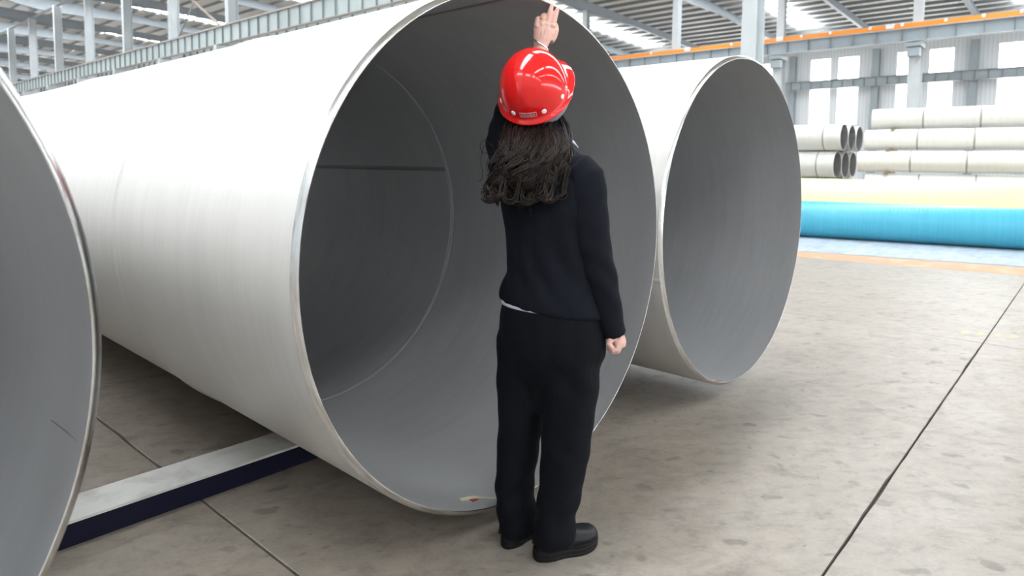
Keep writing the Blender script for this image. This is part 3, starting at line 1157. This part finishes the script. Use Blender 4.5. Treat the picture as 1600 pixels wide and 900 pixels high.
RR_, FR_ = frame(FYR)
RL_, FL_ = frame(FYL)
shoe(on_ground(848, 881) - RR_ * .030 - FR_ * .020, FYR)
shoe(on_ground(800, 862) - RL_ * .034 - FL_ * .010, FYL)

# ---- body: one continuous surface under the clothes, with head, both hands and all fingers
bd = MP()
HY, HP = math.radians(15), math.radians(36)          # head turned to the right and tipped back
Fh = VF * math.cos(HY) + VR * math.sin(HY)
Rh = VR * math.cos(HY) - VF * math.sin(HY)
ROLLH = math.radians(6)
Uh0 = UP * math.cos(HP) - Fh * math.sin(HP)
Fh = Fh * math.cos(HP) + UP * math.sin(HP)
Uh = Uh0 * math.cos(ROLLH) + Rh * math.sin(ROLLH)
Rh = np.cross(Fh, Uh)
HC = P(838, 158, .055)                                # middle of the skull
hf = lambda x, y, z: HC + Rh * x + Fh * y + Uh * z
Hm = np.stack([Rh, Fh, Uh], 1)
bd.ball(hf(0, -.008, .03), (.072, .090, .082), Hm, 24, 16)
bd.ball(hf(0, .022, -.035), (.058, .066, .075), Hm, 24, 16)       # face
bd.ball(hf(0, .058, -.090), (.026, .024, .020), Hm)               # chin
bd.tube([hf(0, .083, .018), hf(0, .097, -.012), hf(0, .102, -.022)], [.007, .010, .012], 10)   # nose
for sx in (-1, 1):
    bd.ball(hf(sx * .012, .092, -.024), (.008, .009, .007), Hm)
    bd.ball(hf(sx * .036, .056, -.022), (.022, .020, .024), Hm)   # cheek
    bd.ball(hf(sx * .030, .076, .023), (.022, .010, .007), Hm)    # brow
    bd.ball(hf(sx * .031, .0725, .0125), (.016, .0135, .0055), Hm)  # upper lid
    bd.ball(hf(sx * .031, .0715, -.0015), (.015, .0120, .0045), Hm)  # lower lid
    bd.ball(hf(sx * .070, -.008, -.010), (.009, .018, .030), Hm)  # ear
bd.ball(hf(0, .082, -.050), (.020, .010, .006), Hm)
bd.ball(hf(0, .080, -.060), (.018, .010, .006), Hm)
bd.tube([hf(0, -.02, -.03), hf(0, -.02, -.08), P(851, 218, .045), P(854, 250, .02)], [.052, .049, .050, .05], 20)
bd.loft([oval(P(x, y, d), a * .78, b * .74) for x, y, d, a, b, tl in tors[4:]] + [oval(P(862, 520, .002), .15, .105), oval(P(860, 560, .004), .135, .095)])
for leg in (legL, legR):
    R_, F_ = frame(FYL if leg is legL else FYR)
    q = [P(x, y, d) for x, y, d, *_ in leg]
    bd.tube([q[0], q[2], q[3], q[4], q[5], q[6]], [.070, .062, .052, .048, .046, .040], 18)
    hl = (on_ground(800, 862) - RL_ * .034 - FL_ * .010) if leg is legL else (on_ground(848, 881) - RR_ * .030 - FR_ * .020)
    an = hl + F_ * .050 + UP * .110
    bd.tube([q[6], an + UP * .02, an, hl + F_ * .06 + UP * .075], [.040, .032, .031, .028], 16)
    bd.tube([hl + F_ * .035 + UP * .070, hl + F_ * .10 + UP * .068, hl + F_ * .16 + UP * .060, hl + F_ * .205 + UP * .057], [.024, .026, .020, .010], 14)
# arms
bd.tube([P(868, 262, -.03), pts[1], pts[3], pts[5], pts[7], P(961, 528, -.056)], [.05, .046, .042, .036, .029, .0255], 18)
bd.tube([P(820, 256, .05), shl, P(796, 190, .16), elb, cuff, elb + (wrl - elb) * .85, wrl + (wrl - elb) * .03], [.05, .046, .043, .037, .032, .0265, .0255], 18)

# raised left hand: back of the hand to the camera, index and middle straight up, the others bent
HD = .276
h = lambda x, y, d=0.0: P(x, y, HD + d)
HU = (P(853, 20, HD) - P(844, 72, HD))
bd.tube([h(844.0, 76, -.018), h(845.2, 69, -.014), h(847, 60, -.008), h(849.5, 50, -.002), h(851, 41, .004), h(851.5, 36, .007)], [.0255, .0275, .033, .039, .0395, .033], 24, flat=(.50, VF))
bd.tube([h(858, 64, .004), h(862, 56, .010), h(865.5, 49, .012), h(866, 44, .018)], [.018, .021, .018, .012], 16)     # thumb base
fingers_l = [
    ([h(863.2, 43, .0), h(864.2, 37, .002), h(866.6, 29, .004), h(869.2, 20, .007), h(871.2, 14.2, .009)], [.0125, .0118, .0102, .0092, .0076]),
    ([h(855.0, 43, .0), h(855.6, 35, .002), h(857.8, 26, .004), h(860.2, 16, .007), h(862.2, 8.8, .009)], [.0125, .0120, .0106, .0096, .0078]),
    ([h(846.8, 42, .0), h(847.2, 34, -.004), h(848.4, 25.5, -.002), h(850.2, 23.6, .012), h(851.2, 28, .030), h(851.0, 34, .033)], [.0120, .0116, .0106, .0100, .0092, .0080]),
    ([h(838.6, 46, .0), h(838.6, 37, -.003), h(840.2, 29.8, -.001), h(842.0, 28.2, .012), h(843.8, 32, .028), h(844.4, 37, .031)], [.0112, .0106, .0098, .0090, .0084, .0072]),
    ([h(864.5, 54, .012), h(868.2, 46.5, .022), h(868.0, 40.5, .036), h(866, 35.5, .046)], [.0160, .0125, .0112, .0085])]
for p_, r_ in fingers_l:
    bd.tube(p_, r_, 12)
    bd.ball(p_[-1], r_[-1] * 1.0, seg=12, rows=8)
for x, y in ((863.6, 40), (855.2, 39), (846.8, 38), (838.8, 41)):
    bd.ball(h(x, y, -.0105), (.0082, .0082, .0082), seg=10, rows=6)                    # knuckles
for (xa, ya), (xb, yb) in (((849, 60), (855, 42)), ((846, 62), (847.5, 42))):
    bd.tube([h(xa, ya, -.0225), h((xa + xb) / 2, (ya + yb) / 2, -.0215), h(xb, yb, -.0150)], .0036, 8)   # tendons
# hanging right hand, loosely closed, thumb and finger tips towards the thigh
HDR = -.056
h = lambda x, y, d=0.0: P(x, y, HDR + d)
bd.tube([h(963, 518), h(965.5, 526), h(967, 534), h(967.5, 541)], [.0255, .0290, .0310, .0270], 20, flat=(.78, VR))
fingers_r = [
    ([h(966, 540, -.020), h(964.5, 546.5, -.022), h(957.5, 547.2, -.020), h(952.5, 544, -.014)], [.0112, .0102, .0094, .0078]),
    ([h(967.5, 541, -.004), h(965.0, 548.5, -.005), h(956.5, 549, -.004), h(952, 545.5, .0)], [.0116, .0106, .0098, .0082]),
    ([h(968, 540, .012), h(965.5, 548, .013), h(957.5, 549, .013), h(953, 545, .015)], [.0114, .0104, .0096, .0080]),
    ([h(967, 538, .027), h(964.5, 544.5, .029), h(958, 546.5, .029), h(954.5, 543.5, .029)], [.0104, .0094, .0086, .0074]),
    ([h(959.5, 527, -.022), h(953.5, 531.5, -.031), h(951.5, 537.5, -.034), h(956, 543, -.034)], [.0140, .0116, .0102, .0082])]
for p_, r_ in fingers_r:
    bd.tube(p_, r_, 12)
    bd.ball(p_[-1], r_[-1], seg=12, rows=8)
body = fuse('body', bd, 0.0027, 3, M_skin, person)
# nails
for p_, r_ in fingers_l[:2]:
    d_ = p_[-1] - p_[-2]
    d_ /= np.linalg.norm(d_)
    nb = MP()
    nb.ball(p_[-1] - VF * (r_[-1] * .72) + d_ * .0015, (r_[-1] * .62, .0022, .0068), np.stack([VR, VF, d_], 1), 12, 8)
    nb.build('fingernail', M_nail, body, smooth=True)
for sx in (-1, 1):
    eb = MP()
    eb.ball(hf(sx * .031, .0705, .006), (.0120, .0120, .0120), Hm, 16, 12)
    e_ = eb.build('eye', M_eye, body, smooth=True)
    eb = MP()
    eb.ball(hf(sx * .031, .0805, .007), (.0058, .0032, .0058), Hm, 14, 8)
    eb.build('iris', M_iris, body, smooth=True)
lb = MP()
lb.ball(hf(0, .0905, -.0545), (.021, .006, .0062), Hm)
lb.build('lips', M_lip, body, smooth=True)
# ring on the ring finger and the bracelet
h = lambda x, y, d=0.0: P(x, y, HD + d)
def torus(c, ax, R_, r_, name, m, par, seg=28, sq=1.0, a0=None):
    ax = ax / np.linalg.norm(ax)
    a_ = np.cross(ax, VF)
    a_ /= np.linalg.norm(a_)
    b_ = np.cross(ax, a_)
    tb = MP()
    rings = []
    for q in np.linspace(0, 2 * math.pi, seg, endpoint=False):
        f = a_ * math.cos(q) + b_ * math.sin(q) * sq
        fn = f / np.linalg.norm(f)
        rings.append([c + f * R_ + (fn * math.cos(w_) + ax * math.sin(w_)) * r_ for w_ in np.linspace(0, 2 * math.pi, 8, endpoint=False)])
    rings.append(rings[0])
    tb.loft(rings, caps=False)
    return tb.build(name, m, par, smooth=True)
torus(h(847.7, 30.2, -.003), h(848.4, 25.5) - h(847.2, 34), .0118, .0017, 'finger_ring', M_gold, person)
torus(h(844.6, 70.5, -.015), P(847, 60, HD) - P(842.5, 74, HD) + VR * .012, .0320, .0042, 'bracelet', M_silver, person, 36, .72)

# ---- hard hat
HHY, HHP, HHR = math.radians(13), math.radians(50), math.radians(-4)
Fq = VF * math.cos(HHY) + VR * math.sin(HHY)
Rq = VR * math.cos(HHY) - VF * math.sin(HHY)
Uq = UP * math.cos(HHP) - Fq * math.sin(HHP)
Fq = Fq * math.cos(HHP) + UP * math.sin(HHP)
Uq, Rq = Uq * math.cos(HHR) + Rq * math.sin(HHR), Rq * math.cos(HHR) - Uq * math.sin(HHR)
HO = P(836, 144, .045)                      # middle of the rim plane
HA, HB, HCZ = .115, .130, .144


def hat(az, el, k=1.0):
    """dome point: azimuth from the front, elevation from the rim"""
    ce, se = max(math.cos(el), 0) ** 0.80, math.sin(el) ** 0.92 if el > 0 else 0
    x, y, z = HA * ce * math.sin(az), HB * ce * math.cos(az), HCZ * se
    # low ridge along the middle of the crown
    z += .0015 * math.exp(-(x / .06) ** 2) * min(1, max(0, se * 1.6 - .5))
    return HO + Rq * x * k + Fq * y * k + Uq * z * k


def brim(az, o, dz):
    n_ = np.array([HA * math.sin(az), HB * math.cos(az)])
    n_ = n_ / np.linalg.norm(n_)
    x, y = HA * math.sin(az) + n_[0] * o, HB * math.cos(az) + n_[1] * o
    return HO + Rq * x + Fq * y + Uq * dz


hb = MP()
azs = np.linspace(0, 2 * math.pi, 96, endpoint=False)
front = lambda az: max(0, math.cos(az)) ** 1.6
rings = []
els = list(np.linspace(0.06, math.pi / 2 - .02, 22))
for el in reversed(els):
    rings.append([hat(az, el, .975) for az in azs])
rings.append([brim(az, -.003, .000) for az in azs])
rings.append([brim(az, .008 + .040 * front(az), -.008 - .010 * front(az)) for az in azs])
rings.append([brim(az, .012 + .044 * front(az), -.010 - .012 * front(az)) for az in azs])
rings.append([brim(az, .0145 + .045 * front(az), -.007 - .012 * front(az)) for az in azs])
rings.append([brim(az, .0125 + .044 * front(az), -.004 - .011 * front(az)) for az in azs])
rings.append([brim(az, .006 + .020 * front(az), .001 - .003 * front(az)) for az in azs])
rings.append([brim(az, .0015, .004) for az in azs])
for el in els:
    rings.append([hat(az, el) for az in azs])
hb.loft(rings)
hat_o = hb.build('hard_hat', M_red_, person, smooth=True)
hat_o['label'] = 'glossy red hard hat tipped back'


def surf(az, el):
    p0 = hat(az, el)
    ta = hat(az + .01, el) - hat(az - .01, el)
    te = hat(az, el + .01) - hat(az, el - .01)
    ta, te = ta / np.linalg.norm(ta), te / np.linalg.norm(te)
    n_ = np.cross(ta, te)
    n_ /= np.linalg.norm(n_)
    if n_ @ (p0 - HO) < 0:
        n_ = -n_
    return p0, ta, te, n_


for azd, eld in ((206.5, 8), (153.5, 8), (115, 8), (245, 8), (292, 8), (68, 8)):
    p0, ta, te, n_ = surf(math.radians(azd), math.radians(eld))
    rb_ = MP()
    rr = lambda r, hh: [p0 + n_ * hh + ta * r * math.cos(q) + te * r * math.sin(q) for q in np.linspace(0, 2 * math.pi, 18, endpoint=False)]
    rb_.loft([rr(.0085, -.004), rr(.0085, .0014), rr(.0070, .0026), rr(.0025, .0030)])
    rb_.build('rivet', M_rivet, hat_o, smooth=True)
# maker's plate at the back with its raised lettering
AZ0, EL0 = math.radians(180), math.radians(8.2)
p0, ta, te, n_ = surf(AZ0, EL0)
right_ = ta if ta @ VR > 0 else -ta
up_ = te if te @ UP > 0 else -te


def onhat(u, v_, lift):
    """point u right and v up from the plate centre, following the shell"""
    sgn = 1 if (ta @ VR) > 0 else -1
    sa = np.linalg.norm(hat(AZ0 + .05, EL0) - hat(AZ0 - .05, EL0)) / .1
    se_ = np.linalg.norm(hat(AZ0, EL0 + .02) - hat(AZ0, EL0 - .02)) / .04
    q0, _, _, nn_ = surf(AZ0 + sgn * u / sa, EL0 + v_ / se_)
    return q0 + nn_ * lift


pb = MP()
for (u0, u1, v0, v1) in ((-.0275, .0275, -.0075, .0075),):
    us = np.linspace(u0, u1, 11)
    for lift0, lift1 in ((-.002, .0007),):
        rings = [[onhat(u_, v0, lift0), onhat(u_, v1, lift0), onhat(u_, v1, lift1), onhat(u_, v0, lift1)] for u_ in us]
        pb.loft(rings)
plate = pb.build('label_plate', M_plateR, hat_o)
fb = MP()
for a0, a1, b0, b1 in ((-.0280, .0280, .0070, .0079), (-.0280, .0280, -.0079, -.0070), (-.0282, -.0273, -.0079, .0079), (.0273, .0282, -.0079, .0079)):
    us = np.linspace(a0, a1, 9)
    fb.loft([[onhat(u_, b0, -.001), onhat(u_, b1, -.001), onhat(u_, b1, .0012), onhat(u_, b0, .0012)] for u_ in us])
fb.build('label_border', M_ink, hat_o)
cu = bpy.data.curves.new('lettering', 'FONT')
cu.body = 'DEABA'
cu.align_x = 'CENTER'
cu.align_y = 'CENTER'
cu.size = .0125
cu.space_character = 1.12
cu.resolution_u = 4
to = bpy.data.objects.new('tmp', cu)
COL.objects.link(to)
dg = bpy.context.evaluated_depsgraph_get()
dg.update()
tm = bpy.data.meshes.new_from_object(to.evaluated_get(dg))
bpy.data.objects.remove(to)
for v_ in tm.vertices:
    q = onhat(v_.co.x * 1.10, v_.co.y, .0015) + OFF
    v_.co = Vector(q)
tm.materials.clear()
tm.materials.append(M_ink)
tm.update()
lo = link('lettering', tm, hat_o)
# harness band showing under the rear brim
hb = MP()
rings = []
for az in np.linspace(math.radians(95), math.radians(265), 40):
    kk = .93
    lo_ = .046 + .010 * math.cos(az - math.pi) ** 4
    q = lambda o, dz: HO + Rq * HA * (kk + o) * math.sin(az) + Fq * HB * (kk + o) * math.cos(az) + Uq * dz
    rings.append([q(0, -lo_), q(.03, -lo_ + .002), q(.03, .006), q(0, .006)])
hb.loft(rings)
hb.build('harness_band', M_harn, hat_o, auto=40)
kb = MP()
c_ = HO + Fq * -HB * .97 + Uq * -.042 + Rq * .002
kb.ball(c_, (.017, .010, .013), np.stack([Rq, Fq, Uq], 1), 14, 10)
kb.build('ratchet_knob', M_harn, hat_o, smooth=True)

# ---- hair: a core volume and many separate wavy locks
core = MP()
hring = [(838, 170, .050, 34, .036), (838, 184, .040, 40, .040), (838, 198, .022, 45, .046), (837, 208, .000, 48, .052), (836, 220, -.035, 49, .054), (833, 240, -.074, 51, .054), (829, 262, -.095, 54, .052), (824, 286, -.102, 55, .047), (821, 302, -.103, 51, .038), (820, 311, -.103, 40, .020)]
core.ball(hf(0, -.030, .012), (.080, .076, .092), Hm, 28, 18)
for sx in (-1, 1):
    core.ball(hf(sx * .066, .012, .022), (.016, .034, .050), Hm)
core.loft([oval(P(x, y, d), w_ * MPX * .90, b_ * .88, 36, VR, VF) for x, y, d, w_, b_ in hring])


def hair_noise(c):
    out = np.empty(len(c))
    for k, p_ in enumerate(c):
        out[k] = .006 * mnoise.noise(Vector((p_[0] * 30, p_[1] * 30, p_[2] * 8))) + .006 * mnoise.noise(Vector((p_[0] * 60 + 3, p_[1] * 60, p_[2] * 20)))
    return out


hair = fuse('hair', core, 0.006, 4, M_hair, person, hair_noise)
lk = MP()
rs = np.random.default_rng(21)
ys = np.array([h_[1] for h_ in hring], float)
HX, HDW, HW_, HBD = (np.array([h_[k] for h_ in hring], float) for k in (0, 2, 3, 4))


def lock(th, y0, y1, r0, amp, wl, ph, curl, spread=1.0, seg=5):
    """a lock lying on the volume at angle th (0 = right, 90 = nearest the camera)"""
    n_ = 26
    p_, r_ = [], []
    for k in range(n_):
        s_ = k / (n_ - 1)
        y = y0 + (y1 - y0) * s_
        yc = min(y, 312)
        cx, dw, hw, bd_ = np.interp(yc, ys, HX), np.interp(yc, ys, HDW), np.interp(yc, ys, HW_), np.interp(yc, ys, HBD)
        env = min(1, s_ * 2.2)
        a_ = th + amp * env * math.sin(2 * math.pi * (s_ * wl + ph)) + curl * max(0, s_ - .8) * 5 * .35
        rr_ = spread * (1 + .05 * env * math.cos(2 * math.pi * (s_ * wl * 1.0 + ph)))
        x = cx + hw * rr_ * math.cos(a_)
        dd = dw - bd_ * rr_ * math.sin(a_) - .011 * env * math.sin(2 * math.pi * (s_ * wl * 1.05 + ph + .25))
        yy = y - (max(0, s_ - .82) * 5) ** 2 * 14 * abs(curl)
        p_.append(P(x, yy, dd))
        r_.append(r0 * (.55 + .45 * min(1, s_ * 4)) * (1 - .7 * max(0, s_ - .8) / .2))
    lk.tube(p_, r_, seg)


clumps = []
for layer, (cnt, sp0) in enumerate(((20, .93), (17, 1.06))):
    for a_ in np.linspace(-18, 198, cnt):
        clumps.append((math.radians(a_ + rs.uniform(-5, 5)), rs.uniform(.18, .36), rs.uniform(1.35, 2.2), rs.uniform(0, 1), rs.choice((-1, 1)), rs.uniform(292, 328) - 22 * layer * rs.random(), sp0 * rs.uniform(.97, 1.05), rs.uniform(.10, .17)))


def wave_lock(a0, am, wl, ph, cu_, y0, y1, sp, rad, r0, du, dv):
    """one strand of a curling clump: a helix whose turn widens towards the tips"""
    n_ = 34
    p_, r_ = [], []
    for k in range(n_):
        s_ = k / (n_ - 1)
        y = y0 + (y1 - y0) * s_
        yc = min(y, 308)
        cx, dw, hw, bd_ = np.interp(yc, ys, HX), np.interp(yc, ys, HDW), np.interp(yc, ys, HW_), np.interp(yc, ys, HBD)
        env = .12 + .88 * min(1, max(0, s_ - .12) * 1.9)
        w_ = 2 * math.pi * (s_ * wl + ph)
        a_ = a0 + du * (1 - .3 * s_) + am * env * math.sin(w_) * .72
        rr_ = sp + rad * env * math.cos(w_ * 1.0 + cu_ * .9) + dv
        x = cx + hw * rr_ * math.cos(a_)
        dd = dw - bd_ * rr_ * math.sin(a_)
        tip = max(0, s_ - .84) / .16
        p_.append(P(x + cu_ * tip * tip * 7, y - tip * tip * 9, dd))
        r_.append(r0 * (.6 + .4 * min(1, s_ * 4)) * (1 - .75 * tip))
    lk.tube(p_, r_, 5)


for a0, am, wl, ph, cu_, y1, sp, rad in clumps:
    for k in range(21):
        wave_lock(a0, am, wl, ph + rs.normal(0, .018), cu_, rs.uniform(178, 206), y1 + rs.normal(0, 4), sp, rad, rs.uniform(.0013, .0034), rs.normal(0, .050), rs.normal(0, .030))
for k in range(60):                                   # fine loose hairs
    th = math.radians(rs.uniform(-30, 210))
    lock(th, rs.uniform(180, 240), rs.uniform(270, 330), rs.uniform(.0006, .0011), rs.uniform(.15, .4), rs.uniform(1.2, 2.8), rs.uniform(0, 1), rs.uniform(-1.3, 1.3), rs.uniform(1.0, 1.17), 4)
lo_ = lk.build('hair_locks', M_hair, hair, smooth=True)
lo_['kind'] = 'stuff'
# curls at the lower left and stray hairs blowing off to the left
ck = MP()
curls = [(rs.uniform(767, 786), rs.uniform(292, 305), rs.uniform(9, 14), 1, rs.uniform(-.6, .3), rs.uniform(-.15, -.11)) for k in range(6)]
curls += [(x_, rs.uniform(299, 309), rs.uniform(7, 11), int(rs.choice((-1, 1))), rs.uniform(-.2, .3), rs.uniform(-.156, -.135)) for x_ in np.linspace(796, 872, 9)]
for cx, cy, R_, sg, a0, d_ in curls:
    for q_ in range(11):                                # every curl is a bundle of strands
        jx, jy, jr, jd = rs.normal(0, 1.8), rs.normal(0, 1.8), rs.normal(0, 1.3), rs.normal(0, .004)
        end = rs.uniform(2.6, 4.0)
        p_ = [P(cx + jx + sg * (R_ + 8 * (1 - s_)), cy + jy - 40 + 38 * s_, d_ + jd + .01 * (1 - s_)) for s_ in np.linspace(0, 1, 6)]
        p_ += [P(cx + jx + sg * (R_ + jr) * math.cos(a0 + q), cy + jy + (R_ + jr) * math.sin(a0 + q) * .85, d_ + jd - .006 * math.sin(q)) for q in np.linspace(.15, end, 14)]
        ck.tube(p_, list(np.linspace(.0018, .0030, 6)) + list(np.linspace(.0030, .0010, 14)), 5)
for stray in ([(776, 238), (764, 222), (754, 220), (750, 230), (756, 240), (764, 236)], [(770, 226), (757, 228), (751, 250), (754, 270), (752, 281), (745, 283)], [(768, 262), (763, 252), (760, 262), (766, 274), (764, 284)], [(772, 250), (766, 244), (762, 250), (763, 262)]):
    q_ = [P(x, y, -.06) for x, y in stray]
    fine_ = []
    for k in range(len(q_) - 1):
        p0_, p1_, p2_, p3_ = q_[max(k - 1, 0)], q_[k], q_[k + 1], q_[min(k + 2, len(q_) - 1)]
        for s_ in np.linspace(0, 1, 7)[:-1]:
            fine_.append(.5 * (2 * p1_ + (p2_ - p0_) * s_ + (2 * p0_ - 5 * p1_ + 4 * p2_ - p3_) * s_ ** 2 + (3 * p1_ - p0_ - 3 * p2_ + p3_) * s_ ** 3))
    fine_.append(q_[-1])
    ck.tube(fine_, .0008, 4)
c_o = ck.build('loose_curls', M_hair, hair, smooth=True)
c_o['kind'] = 'stuff'
